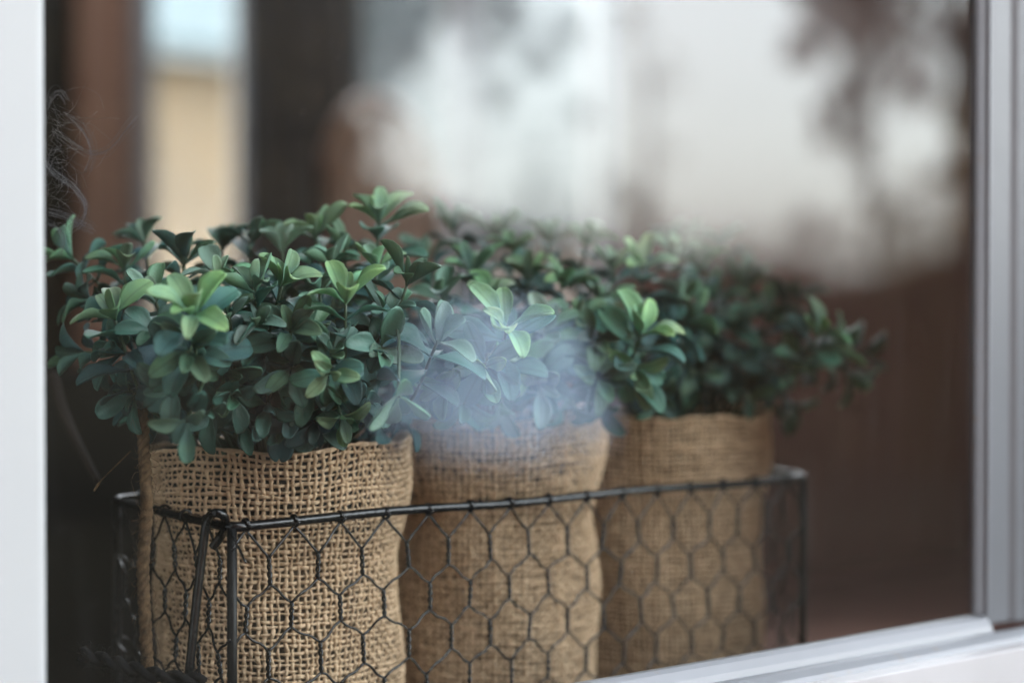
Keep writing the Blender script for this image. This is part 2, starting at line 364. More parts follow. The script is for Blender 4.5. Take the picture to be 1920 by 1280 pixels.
back_window(bx0, bx1, "wide blurred back window behind the wooden chair, pale frame and light beyond", [(bx0, xr(640, YB)), (xr(836, YB), xr(900, YB)), (xr(1105, YB), bx1)])
# warm wooden door post left of the narrow window
MBp = MB().box((xr(150, YB - .3), YB - .30, FLOOR + .001), (xr(246, YB - .3), YB - .22, 1.59))
tag(MBp.build("wooden_post", M['oak'], None, False, .01), "orange brown wooden post left of the narrow back window", "post")
cu = MB(); n = 60; xa, xb = -.9, xr(138, 3.2)
vs = []; 
for i in range(n + 1):
    xx = xa + (xb - xa) * i / n; yy = 3.2 + .05 * math.sin(i * 1.1)
    vs += [(xx, yy, FLOOR + .02), (xx, yy, 1.55), (xx, yy + .01, 1.55), (xx, yy + .01, FLOOR + .02)]
fs = []
for i in range(n):
    for j in range(4): a = i * 4 + j; b = i * 4 + (j + 1) % 4; fs.append((a, b, b + 4, a + 4))
cu.add(vs, fs); tag(cu.build("curtain", M['black']), "black curtain hanging at the far left inside the room", "curtain")
# dark cupboard between the back windows
cup = cb = empty("cupboard", (xr(555, 3.9), 3.9, FLOOR)); tag(cb, "tall dark cupboard standing between the two back windows", "cupboard")
ca, cbx = xr(500, 4.1), xr(632, 3.7)
MB().box((ca, 3.7, FLOOR + .001), (cbx, 4.1, 1.5)).build("carcass", M['black'], cb, False, .006)
for k in range(2):
    a = ca + (cbx - ca) * (k * .5 + .02); b = ca + (cbx - ca) * (k * .5 + .48)
    d = MB().box((a, 3.68, FLOOR + .08), (b, 3.6985, 1.45)).build("door", M['black'], cb, False, .004)
# chair with a rounded wooden back
ch = empty("wooden_chair", (xr(720, 2.6), 2.6, FLOOR)); tag(ch, "blurred orange brown wooden chair with curved back in front of the wide back window", "chair")
cx, cy = xr(722, 2.6), 2.6; wdt = (xr(822, 2.6) - xr(628, 2.6)) / 2
ztop = .375
arch = [(cx - wdt, cy, FLOOR + .45)] + [(cx - wdt * math.cos(a), cy, ztop - .16 + .16 * math.sin(a) - .05 * (1 - math.cos(a)) / 2) for a in np.linspace(0, math.pi, 14)] + [(cx + wdt, cy, FLOOR + .45)]
MB().tube(catmull(arch, 4), .016, 10).build("back_frame", M['oak'], ch)
pr = [(x_, z_) for x_, y_, z_ in [tuple(v) for v in catmull(arch, 3)]]
nn = len(pr); v = [(x_, cy - .008, z_) for x_, z_ in pr] + [(x_, cy + .008, z_) for x_, z_ in pr]
MB().add(v, [tuple(range(nn)), tuple(range(2 * nn - 1, nn - 1, -1))] + [(i, i + 1, nn + i + 1, nn + i) for i in range(nn - 1)]).build("backrest", M['oak'], ch, False)
MB().box((cx - wdt - .02, cy - .42, FLOOR + .42), (cx + wdt + .02, cy + .02, FLOOR + .449)).build("seat", M['oak'], ch, False, .008)
for sx in (-1, 1):
    for yy in (cy - .39, cy): MB().tube([(cx + sx * wdt, yy, FLOOR + .001), (cx + sx * (wdt - .01), yy, FLOOR + .42)], [.013, .02], 10).build("leg", M['oak'], ch)

lc = empty("low_cupboard", (xr(180, 1.6), 1.6, FLOOR)); tag(lc, "low dark cupboard in the gloom left of the front burlap pot", "cupboard")  # invented dark cabinet standing in for the blackness in this corner
la, lb = xr(40, 1.9), xr(292, 1.6)
MB().box((la, 1.6, FLOOR + .001), (lb, 1.9, -.055)).build("carcass", M['black'], lc, False, .006)
MB().box((la + .01, 1.585, FLOOR + .06), ((la + lb) / 2 - .003, 1.5985, -.08)).build("door", M['black'], lc, False, .004)
MB().box(((la + lb) / 2 + .003, 1.585, FLOOR + .06), (lb - .01, 1.5985, -.08)).build("door", M['black'], lc, False, .004)
# what lies behind the building, seen through the back windows
th = empty("tan_house", (5.5, 9.5, GROUND)); tag(th, "tan house wall with pale grey roof seen blurred through the narrow back window", "house")
xa, xb = xr(60, 9.5), xr(560, 9.5)
MB().box((xa, 9.5, GROUND), (xb, 12, 1.42)).build("wall", M['tan'], th, False)
for k in range(19):
    MB().box((xa, 9.478 + .002 * (k % 2), -1.1 + k * .13), (xb, 9.4985, -1.1 + k * .13 + .118)).build("siding_board", M['tan'], th, False)
MB().add([(xa - .2, 9.2, 1.42), (xb + .2, 9.2, 1.42), (xb + .2, 11.5, 3.2), (xa - .2, 11.5, 3.2), (xa - .2, 9.2, 1.5), (xb + .2, 9.2, 1.5), (xb + .2, 11.5, 3.28), (xa - .2, 11.5, 3.28)],
         [(0, 3, 2, 1), (4, 5, 6, 7), (0, 1, 5, 4), (1, 2, 6, 5), (2, 3, 7, 6), (3, 0, 4, 7)]).build("roof", M['roof'], th, False)
bh = empty("beige_house", (9, 11, GROUND)); tag(bh, "beige rendered house seen blurred through the wide back window", "house")
xa, xb = xr(590, 11), xr(1180, 11)
MB().box((xa, 11, GROUND), (xb, 14, .55)).build("wall", M['beige'], bh, False)
MB().box((xa - .2, 10.8, .5505), (xb + .2, 14.2, 3.2)).build("upper_wall", M['gable'], bh, False)
struct(MB().box((-30, YB + .3, GROUND - .2), (60, 60, GROUND)), "back_yard", M['soil'])

# ------------------------------------------------------------------ the shelf
sh = MB().box((-.3, .6005, -.2355), (.84, .93, -.2055)).build("window_shelf", M['sill'], None, False, .003)
tag(sh, "dark shelf inside the window that carries the wire basket", "shelf")

# ------------------------------------------------------------------ burlap pots
def rad(th, z, seed, R0, zt):
    """radius of a bag at angle and height"""
    k = (zt - z)
    cuff = -.0042 / (1 + np.exp(-(k - .034) / .006))
    return R0 + cuff + .0016 * np.sin(2 * th + seed) + .0010 * np.sin(5 * th + seed * 2 + z * 60) + .0009 * np.sin(3 * th - z * 90 + seed) - .0012 * np.exp(-((k - .052) / .006) ** 2) + .0012 * np.exp(-(k / .004) ** 2)
def rim(th, seed): return (.0034 * np.cos(th + .5) if seed == 1.3 else 0) + .0016 * np.sin(th * 2 + seed) + .0012 * np.sin(5 * th + 2.2 * seed)
def weave(c, R0, zt, zbm, seed, nwarp, pitch, sides=5, sub=4):
    rs = np.random.RandomState(int(seed * 10))
    nweft = int((zt - zbm) / pitch)
    jw = rs.normal(0, .07, nwarp); jr = rs.normal(0, .07, nweft)
    amp = .00062
    a = np.arange(sides) * 2 * np.pi / sides
    def surf(th, z, off):
        r = rad(th, z, seed, R0, zt) + off
        zz = z + rim(th, seed) * np.clip(1 - (zt - z) / .06, 0, 1)
        return np.stack([c[0] + r * np.cos(th), c[1] + r * np.sin(th), zz], -1)
    # threads are tubes of wobbling thickness; the two sets pass over and under each other
    warp = MB(); weft = MB()
    dth = 2 * np.pi / nwarp
    m = nweft * sub + 1
    u = np.arange(m) / sub
    V = []
    ph = rs.rand(nwarp) * 6
    for i in range(nwarp):
        z = zt - u * pitch
        wob = .11 * np.sin(u * .9 + ph[i]) + .07 * np.sin(u * 2.3 + ph[i] * 3)
        th = (i + jw[i] + wob) * dth + 0 * z
        off = amp * np.cos(np.pi * (u + i)) 
        r = .00062 * (1 + .22 * np.sin(u * 1.3 + ph[i] * 5) + .12 * np.sin(u * 3.1 + ph[i]) + rs.normal(0, .05, m)) * (1 + .18 * rs.randn())
        r = np.clip(r, .00042, .0012)
        C0 = surf(th, z, off)
        tang = np.stack([-np.sin(th), np.cos(th), 0 * th], -1); nor = np.stack([np.cos(th), np.sin(th), 0 * th], -1)
        V.append(C0[:, None, :] + r[:, None, None] * (1.25 * np.cos(a)[None, :, None] * tang[:, None, :] + .85 * np.sin(a)[None, :, None] * nor[:, None, :]))
    V = np.array(V)
    i, p, j = np.meshgrid(np.arange(nwarp), np.arange(m - 1), np.arange(sides), indexing='ij')
    jn = (j + 1) % sides; b = (i * m + p) * sides
    q = np.stack([b + j, b + jn, b + sides + jn, b + sides + j], -1).reshape(-1, 4)
    warp.quads(V.reshape(-1, 3), q)
    m2 = nwarp * sub; V = []; ph = rs.rand(nweft) * 6
    u2 = np.arange(m2) / sub
    for k in range(nweft):
        th = u2 * dth
        wob = .12 * np.sin(th * 7 + ph[k]) + .08 * np.sin(th * 17 + ph[k] * 2)
        z = zt - (k + .5 * 0 + jr[k] + wob) * pitch
        off = -amp * np.cos(np.pi * (u2 + k))
        r = .00062 * (1 + .22 * np.sin(th * 19 + ph[k] * 5) + .12 * np.sin(th * 43 + ph[k])) * (1 + .18 * rs.randn())
        r = np.clip(r, .00042, .0012)
        if k == 0: r = r * 1.3
        C0 = surf(th, z, off)
        nor = np.stack([np.cos(th), np.sin(th), 0 * th], -1); up = np.zeros_like(nor); up[:, 2] = 1
        V.append(C0[:, None, :] + r[:, None, None] * (1.2 * np.cos(a)[None, :, None] * up[:, None, :] + .85 * np.sin(a)[None, :, None] * nor[:, None, :]))
    V = np.array(V)
    i, p, j = np.meshgrid(np.arange(nweft), np.arange(m2), np.arange(sides), indexing='ij')
    jn = (j + 1) % sides; b = (i * m2 + p) * sides; b2 = (i * m2 + (p + 1) % m2) * sides
    q = np.stack([b + jn, b + j, b2 + j, b2 + jn], -1).reshape(-1, 4)
    weft.quads(V.reshape(-1, 3), q)
    return warp, weft
def ring_surface(c, fn, zs, n=72):
    th = np.linspace(0, 2 * np.pi, n, endpoint=False); V = []
    for z in zs:
        r = fn(th, z); V.append(np.stack([c[0] + r * np.cos(th), c[1] + r * np.sin(th), 0 * th + z], -1))
    V = np.array(V); m = len(zs)
    i, j = np.meshgrid(np.arange(m - 1), np.arange(n), indexing='ij'); jn = (j + 1) % n
    return V.reshape(-1, 3), np.stack([i * n + jn, i * n + j, (i + 1) * n + j, (i + 1) * n + jn], -1).reshape(-1, 4)
pots = [  # centre, radius, top, seed, label, warp count, sides, sub
    ((P(524, 585, .90).x, P(524, 585, .90).y), .0602, -.0608, 1.3, "front burlap wrapped pot at the left end of the wire basket", 116, 6, 4),
    ((P(915, 585, .985).x, P(915, 585, .985).y), .0585, -.0525, 4.1, "middle burlap wrapped pot in the wire basket, behind a bluish glare", 114, 5, 4),
    ((P(1244, 585, 1.075).x, P(1244, 585, 1.075).y), .0580, -.0560, 2.2, "farthest burlap wrapped pot at the right end of the wire basket", 112, 4, 3)]
for (c, R0, zt_, seed, lab, nw, sd_, sb_) in pots:
    e = empty("burlap_pot", (c[0], c[1], -.2045)); tag(e, lab, "pot", "burlap pots in the wire basket")
    wa, we = weave(c, R0, zt_, -.2035, seed, nw, .0028, sd_, sb_)
    tag(wa.build("upright_threads", M['jute'], e), kind='stuff'); tag(we.build("crosswise_threads", M['jute'], e), kind='stuff')
    zs = np.linspace(zt_ - .040, -.2045, 24)
    mb = MB(); mb.quads(*ring_surface(c, lambda th, z: rad(th, z, seed, R0, zt_) - .0024, zs)); mb.build("inner_bag", M['liner'], e)
    zs = np.linspace(zt_ - .003, -.2045, 20)
    mb = MB(); mb.quads(*ring_surface(c, lambda th, z: rad(th, z, seed, R0, zt_) - .0042, zs)); mb.build("plastic_pot", M['pot'], e)
    # soil disc
    mb = MB(); th = np.linspace(0, 2 * np.pi, 48, endpoint=False)
    mb.add([(c[0], c[1], zt_ - .012)] + [(c[0] + (R0 - .004) * math.cos(t), c[1] + (R0 - .004) * math.sin(t), zt_ - .014) for t in th], [(0, 1 + i, 1 + (i + 1) % 48) for i in range(48)])
    mb.build("filling", M['pot'], e)
    fz = MB()
    for k in range(260):
        t = rng.uniform(math.pi * .9, math.pi * 2.1); z = rng.uniform(-.2, zt_ + .001)
        r = float(rad(t, z, seed, R0, zt_)) + .0008
        p = Vector((c[0] + r * math.cos(t), c[1] + r * math.sin(t), z)); nrm = Vector((math.cos(t), math.sin(t), 0))
        tg = Vector((-math.sin(t), math.cos(t), 0)) * rng.uniform(-1, 1) + Vector((0, 0, rng.uniform(-1, 1)))
        ln = rng.uniform(.003, .011); b = nrm * rng.uniform(.1, .5)
        q = [p, p + (tg * .4 + b) * ln * .5, p + (tg + b * .7) * ln]
        fz.tube(catmull(q, 3), [.00009] * 6 + [.00004], 3)
    tag(fz.build("loose_fibres", M['jute_fuzz'], e), kind='stuff')

# ------------------------------------------------------------------ wire basket
BX0, BX1, BY0, BY1, BZ = .4290, .8050, .6800, .8180, -.0888
bk = empty("wire_basket", ((BX0 + BX1) / 2, .75, -.204)); tag(bk, "long black wire basket with hexagonal netting holding the three burlap pots", "basket")
CORN = [(.429, .680), (.792, .680), (.846, .816), (.449, .816)]
def rrect(z, r=.007, n=5):
    pts = []
    for k in range(4):
        a, b, c_ = Vector(CORN[k - 1]), Vector(CORN[k]), Vector(CORN[(k + 1) % 4])
        p0 = b + (a - b).normalized() * r; p2 = b + (c_ - b).normalized() * r
        for q in range(n + 1):
            t = q / n; p = p0 * (1 - t) ** 2 + b * 2 * t * (1 - t) + p2 * t * t; pts.append((p.x, p.y, z))
    pts.append(pts[0]); pts.append(pts[1]); return pts
def dense(pts, step=.012, bow=0.0):
    out = []
    for a, b in zip(pts[:-1], pts[1:]):
        a = Vector(a); b = Vector(b); n = max(1, int((b - a).length / step))
        for k in range(n): out.append(a.lerp(b, k / n))
    out.append(Vector(pts[-1])); return out
rp = dense(rrect(BZ)); rp = [p + Vector((0, 0, .0006 * math.sin(p.x * 40))) for p in rp]
MB().tube(rp, .0021, 12, False).build("top_rail", M['wire'], bk)
MB().tube(dense(rrect(-.2018)), .0021, 8, False).build("bottom_rail", M['post_wire'], bk)
for x_, y_ in ((.4303, .6813), (.7907, .6813), (.8440, .8148), (.4502, .8148)):
    MB().tube([(x_, y_, -.2018), (x_, y_, -.15), (x_, y_, BZ - .001)], .0021, 12).build("corner_post", M['post_wire'], bk)
# swinging handle: a looped wire hooked over the rail and hanging down beside the corner
hp = [P(352, 1290, .795), P(366, 1150, .797), P(380, 1030, .799), P(386, 985, .799), P(394, 966, .797), P(407, 961, .795), P(420, 968, .797), P(424, 984, .805), P(415, 1003, .812), P(398, 1027, .812)]
MB().tube(catmull(hp, 8), .0019, 12).build("handle", M['wire'], bk)
nr = random.Random(5)
WR = .00058
def netting(origin, ux, length, name, s=.0242, ph=.0088, detail=True, open_px=None):
    """twisted hexagonal wire netting hung from the rail along ux"""
    mb = MB(); ux = Vector(ux); nrm = ux.cross(Vector((0, 0, 1))).normalized()
    O = Vector(origin)
    z0 = BZ; first = .0145; D = .0083; T = .0113
    ncol = int(length / s) + 3
    jit = {}
    def node(row, k, top):
        x = ph + (k + (0 if row % 2 == 0 else .5)) * s
        z = z0 - first - row * (D + T) - (0 if top else T)
        key = (row, k, top)
        if key not in jit: jit[key] = (nr.gauss(0, .0007), nr.gauss(0, .0006), nr.gauss(0, .0005))
        j = jit[key]
        if not top: jx = jit.get((row, k, True), (0,))[0] if (row, k, True) in jit else 0; x += jx
        return O + ux * (x + j[0]) + Vector((0, 0, z + j[1])) + nrm * j[2]
    rows = 5
    def inside(p): return -.0005 <= (p - O).dot(ux) <= length + .0005
    def clampx(p):
        d = (p - O).dot(ux)
        if d < 0: p = p - ux * d
        if d > length: p = p - ux * (d - length)
        if p.z < -.2015: p = Vector((p.x, p.y, -.2015))
        return p
    def diag(a, b, flip):
        if not inside(a) and not inside(b): return
        # cut the wire where it meets the corner post
        da, db = (a - O).dot(ux), (b - O).dot(ux)
        for lim in (0, length):
            if (da - lim) * (db - lim) < 0:
                t = (lim - da) / (db - da); c_ = a.lerp(b, t)
                if inside(a): b = c_
                else: a = c_
                da, db = (a - O).dot(ux), (b - O).dot(ux)
        if max(a.z, b.z) < -.2015: return
        if min(a.z, b.z) < -.2015:
            hi, lo = (a, b) if a.z > b.z else (b, a)
            t = (hi.z + .2015) / (hi.z - lo.z); lo2 = hi.lerp(lo, t)
            a, b = hi, lo2
        m1 = a.lerp(b, .33) + Vector((0, 0, flip * .0006)) + nrm * nr.gauss(0, .0003); m2 = a.lerp(b, .67) - Vector((0, 0, flip * .0006)) + nrm * nr.gauss(0, .0003)
        mb.tube(catmull([a, m1, m2, b], 3), WR, 6)
    for row in range(rows):
        for k in range(-1, ncol):
            t = node(row, k, True); b = node(row, k, False)
            # twist of two wires
            if inside(t) and t.z > -.2015:
                bz = b if b.z > -.2015 else t.lerp(b, (t.z + .2015) / (t.z - b.z))
                for s0 in (0, math.pi):
                    pts = []; N_ = 22; turns = 1.75
                    for q in range(N_ + 1):
                        u = q / N_; a = s0 + u * turns * 2 * math.pi; rr = .00064 * min(1, u * 6 + .25, (1 - u) * 6 + .25)
                        pts.append(t.lerp(bz, u) + ux * (rr * math.cos(a)) + nrm * (rr * math.sin(a)))
                    mb.tube(pts, WR, 6)
            if row == 0:
                for sg in (-.5, .5):
                    a = O + ux * (ph + (k + sg) * s) + Vector((0, 0, BZ - .0022)) ; diag(a, t, -sg * 2 * 0)
            else:
                kk = (k - 1, k) if row % 2 == 0 else (k, k + 1)
                for q in kk:
                    if -1 <= q < ncol: diag(node(row - 1, q, False), t, 1 if q == k else -1)
    o = mb.build(name, M['wire'], bk); 
    # wires wrapped round the rail
    for k in range(-1, ncol):
        x = ph + (k + .5) * s
        if 0.002 < x < length - .002:
            wr = MB(); pts = []
            for q in range(25):
                a = q / 24 * 4 * math.pi; c_ = O + ux * (x - .0008 + q / 24 * .0016) + Vector((0, 0, BZ))
                pts.append(c_ + (nrm * math.cos(a) + Vector((0, 0, 1)) * math.sin(a)) * .0025)
            wr.tube(pts, WR, 5); wr.build("rail_wrap", M['wire'], bk)
for (ia, ib, ph_) in ((0, 1, -.0048), (0, 3, .012), (1, 2, .005), (3, 2, .003)):
    a_, b_ = Vector((*CORN[ia], 0)), Vector((*CORN[ib], 0))
    netting(a_, (b_ - a_).normalized(), (b_ - a_).length, "hexagonal_netting", ph=ph_)

# ------------------------------------------------------------------ plants
def leaf_mesh(name, w=.27, bend=.25, cup=.5, fold=0., tip=.05, notch=0., twist=0., seed=0):
    """leaf of length 1 along +Y, upper side +Z, real thickness"""
    r = random.Random(seed); nu, nv = 11, 8
    top = []; bot = []
    for i in range(nu + 1):
        t = math.sin(math.pi / 2 * i / nu) * .35 + (i / nu) * .65
        pk = .64
        prof = math.sqrt(max(0, 1 - abs((t - pk) / (1.02 - pk)) ** 2.2)) if t > pk else (.11 + .89 * (.5 - .5 * math.cos(math.pi * max(0, (t - .06)) / (pk - .06))) ** .85)
        row = []
        for j in range(nv + 1):
            s = (j / nv * 2 - 1)
            x = s * w * prof * (1 + r.uniform(-.03, .03) * (abs(s) > .9))
            y = t - notch * (t > .75) * (1 - min(1, abs(s) * 2.2)) * (t - .75) * 4
            z = cup * (x * x) / w + fold * abs(x) 
            ang = bend * t * t
            zz = z - math.sin(ang) * t * .55
            yy = y * (1 - .12 * abs(bend) * t)
            xx = x * math.cos(twist * t) - z * math.sin(twist * t) * .3
            zz += x * math.sin(twist * t)
            row.append((xx, yy, zz))
        top.append(row)
    V = [p for row in top for p in row]; n0 = len(V); cols = nv + 1
    for i, row in enumerate(top):
        t = i / nu
        for j, p in enumerate(row):
            s = abs(j / nv * 2 - 1); th = .045 * (1 - s ** 3 * .75) * (1 if t > .05 else .9)
            V.append((p[0] * .985, p[1], p[2] - th))
    F = []
    for i in range(nu):
        for j in range(nv):
            a = i * cols + j; F.append((a, a + 1, a + cols + 1, a + cols)); b = a + n0; F.append((b, b + cols, b + cols + 1, b + 1))
        a = i * cols; F.append((a, a + cols, a + cols + n0, a + n0)); a += nv; F.append((a, a + n0, a + cols + n0, a + cols))
    for j in range(nv):
        F.append((j, j + n0, j + 1 + n0, j + 1)); a = nu * cols + j; F.append((a, a + 1, a + 1 + n0, a + n0))
    # little moulded point at the tip
    me = bpy.data.meshes.new(name); me.from_pydata(V, [], F); me.update(); me.shade_smooth(); me.materials.append(M['leaf'])
    return me
LEAVES = [leaf_mesh("leaf", .19, .30, .6, 0, seed=1), leaf_mesh("leaf", .205, .55, .65, 0, seed=2, twist=.12), leaf_mesh("leaf", .225, .1, .75, .05, seed=3),
          leaf_mesh("leaf", .215, .7, .5, 0, seed=4, twist=-.15), leaf_mesh("leaf", .25, .4, .4, .03, seed=5), leaf_mesh("leaf", .265, .2, .35, 0, notch=.08, seed=6),
          leaf_mesh("leaf", .18, -.2, .55, .1, seed=7, twist=.2), leaf_mesh("leaf", .28, .55, .5, 0, notch=.05, seed=8)]
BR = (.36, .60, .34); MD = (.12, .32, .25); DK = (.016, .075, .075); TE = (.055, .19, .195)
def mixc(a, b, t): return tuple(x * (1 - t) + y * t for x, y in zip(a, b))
lr = random.Random(77)
INNER = [[], [], []]; STEMS = [[], [], []]
nleaf = [0, 0, 0]
def sprig(plant, pi, base, tip, lean, tone, size=1.0, pairs=4, ros=5, spread=1.0, leafscale=1.0, gap=.0078, inner_only=False):
    """one sprig: curved stem with pairs of leaves and a rosette at its end"""
    base = Vector(base); tip = Vector(tip); lean = Vector(lean).normalized()
    L_ = (tip - base).length
    mid = tip - lean * L_ * .42
    pts = catmull([base, base.lerp(mid, .55) + Vector((0, 0, .004)), mid, tip], 6)
    n = len(pts)
    sm_ = MB().tube(pts, [.0011 * (1 - .4 * i / n) for i in range(n)], 6)
    if inner_only: STEMS[pi].append(sm_)
    else: st = sm_.build("sprig", M['stem'], plant)
    # arc positions measured back from the tip
    ln = [0]
    for a, b in zip(pts[::-1][:-1], pts[::-1][1:]): ln.append(ln[-1] + (a - b).length)
    def at(s):
        rev = pts[::-1]
        for i in range(len(ln) - 1):
            if ln[i + 1] >= s:
                f = (s - ln[i]) / (ln[i + 1] - ln[i] + 1e-9); return rev[i].lerp(rev[i + 1], f), (rev[i] - rev[i + 1]).normalized()
        return rev[-1], (rev[-2] - rev[-1]).normalized()
    def put(p, ax, az, phi, length, col, mesh):
        u = ax.orthogonal().normalized(); v = ax.cross(u)
        r = u * math.cos(az) + v * math.sin(az)
        d = (ax * math.cos(phi) + r * math.sin(phi)).normalized()
        d = (d + Vector((0, 0, -.10 * math.sin(phi)))).normalized()
        z = (ax * math.sin(phi) - r * math.cos(phi)); z = (z - d * z.dot(d)).normalized()
        roll = lr.gauss(0, .25); x = d.cross(z); z = (z * math.cos(roll) + x * math.sin(roll)).normalized(); x = d.cross(z)
        mw = Matrix((x, d, z)).transposed().to_4x4(); mw.translation = p
        wsc = lr.uniform(.9, 1.15); cc = tuple(max(0, c * lr.uniform(.85, 1.15)) for c in col)
        for (pc, pR, pz, *_r) in pots:
            for f_ in (.25, .6, 1.0):
                e_ = p + d * (length * f_)
                if e_.z < pz + .003 and math.hypot(e_.x - pc[0], e_.y - pc[1]) < pR + .0065: return
        if nleaf[pi] >= 296 or inner_only:
            INNER[pi].append((mw @ Matrix.Diagonal((length * wsc, length, length, 1)), mesh, cc)); return
        o = bpy.data.objects.new("leaf", mesh); C.objects.link(o); o.parent = st
        o.matrix_basis = mw @ Matrix.Diagonal((length * wsc, length, length, 1))
        o.matrix_parent_inverse = (Matrix.Translation(plant.location) @ st.matrix_parent_inverse).inverted()
        o.color = (*cc, 1); nleaf[pi] += 1
    az0 = lr.uniform(0, 6.28)
    p, ax = at(0)
    for k in range(ros):
        inner = k >= ros - 2 and ros > 4
        put(p - ax * (.0005 * k), ax, az0 + k * 2 * math.pi / max(3, (ros - (2 if ros > 4 else 0))) + lr.gauss(0, .2) + (.6 if inner else 0), R((22 if inner else 47) * spread + lr.gauss(0, 7)),
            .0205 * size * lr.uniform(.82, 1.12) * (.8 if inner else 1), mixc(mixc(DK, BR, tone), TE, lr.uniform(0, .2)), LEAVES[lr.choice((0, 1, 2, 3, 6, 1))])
    for q in range(pairs):
        p, ax = at(.004 + gap * (q + .6) * size)
        a0 = az0 + q * math.pi / 2 + .4
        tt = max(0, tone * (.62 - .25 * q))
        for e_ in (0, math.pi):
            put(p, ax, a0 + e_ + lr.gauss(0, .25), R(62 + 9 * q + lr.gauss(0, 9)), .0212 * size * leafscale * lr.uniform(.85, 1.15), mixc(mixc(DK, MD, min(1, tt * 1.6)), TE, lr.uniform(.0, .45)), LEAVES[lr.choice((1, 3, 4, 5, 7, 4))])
    return None
PZ = [(pots[0][0], -.066), (pots[1][0], -.066), (pots[2][0], -.066)]
labels = ["bushy green artificial plant in the front burlap pot, its leaves sharp", "green artificial plant in the middle burlap pot, with a very pale bright sprig",
          "dark blurred artificial plant in the farthest burlap pot, reaching to the right"]
PL = []
for i in range(3):
    e = empty("artificial_plant", (PZ[i][0][0], PZ[i][0][1], PZ[i][1])); tag(e, labels[i], "plant", "artificial plants in the burlap pots"); PL.append(e)
bpy.context.view_layer.update()
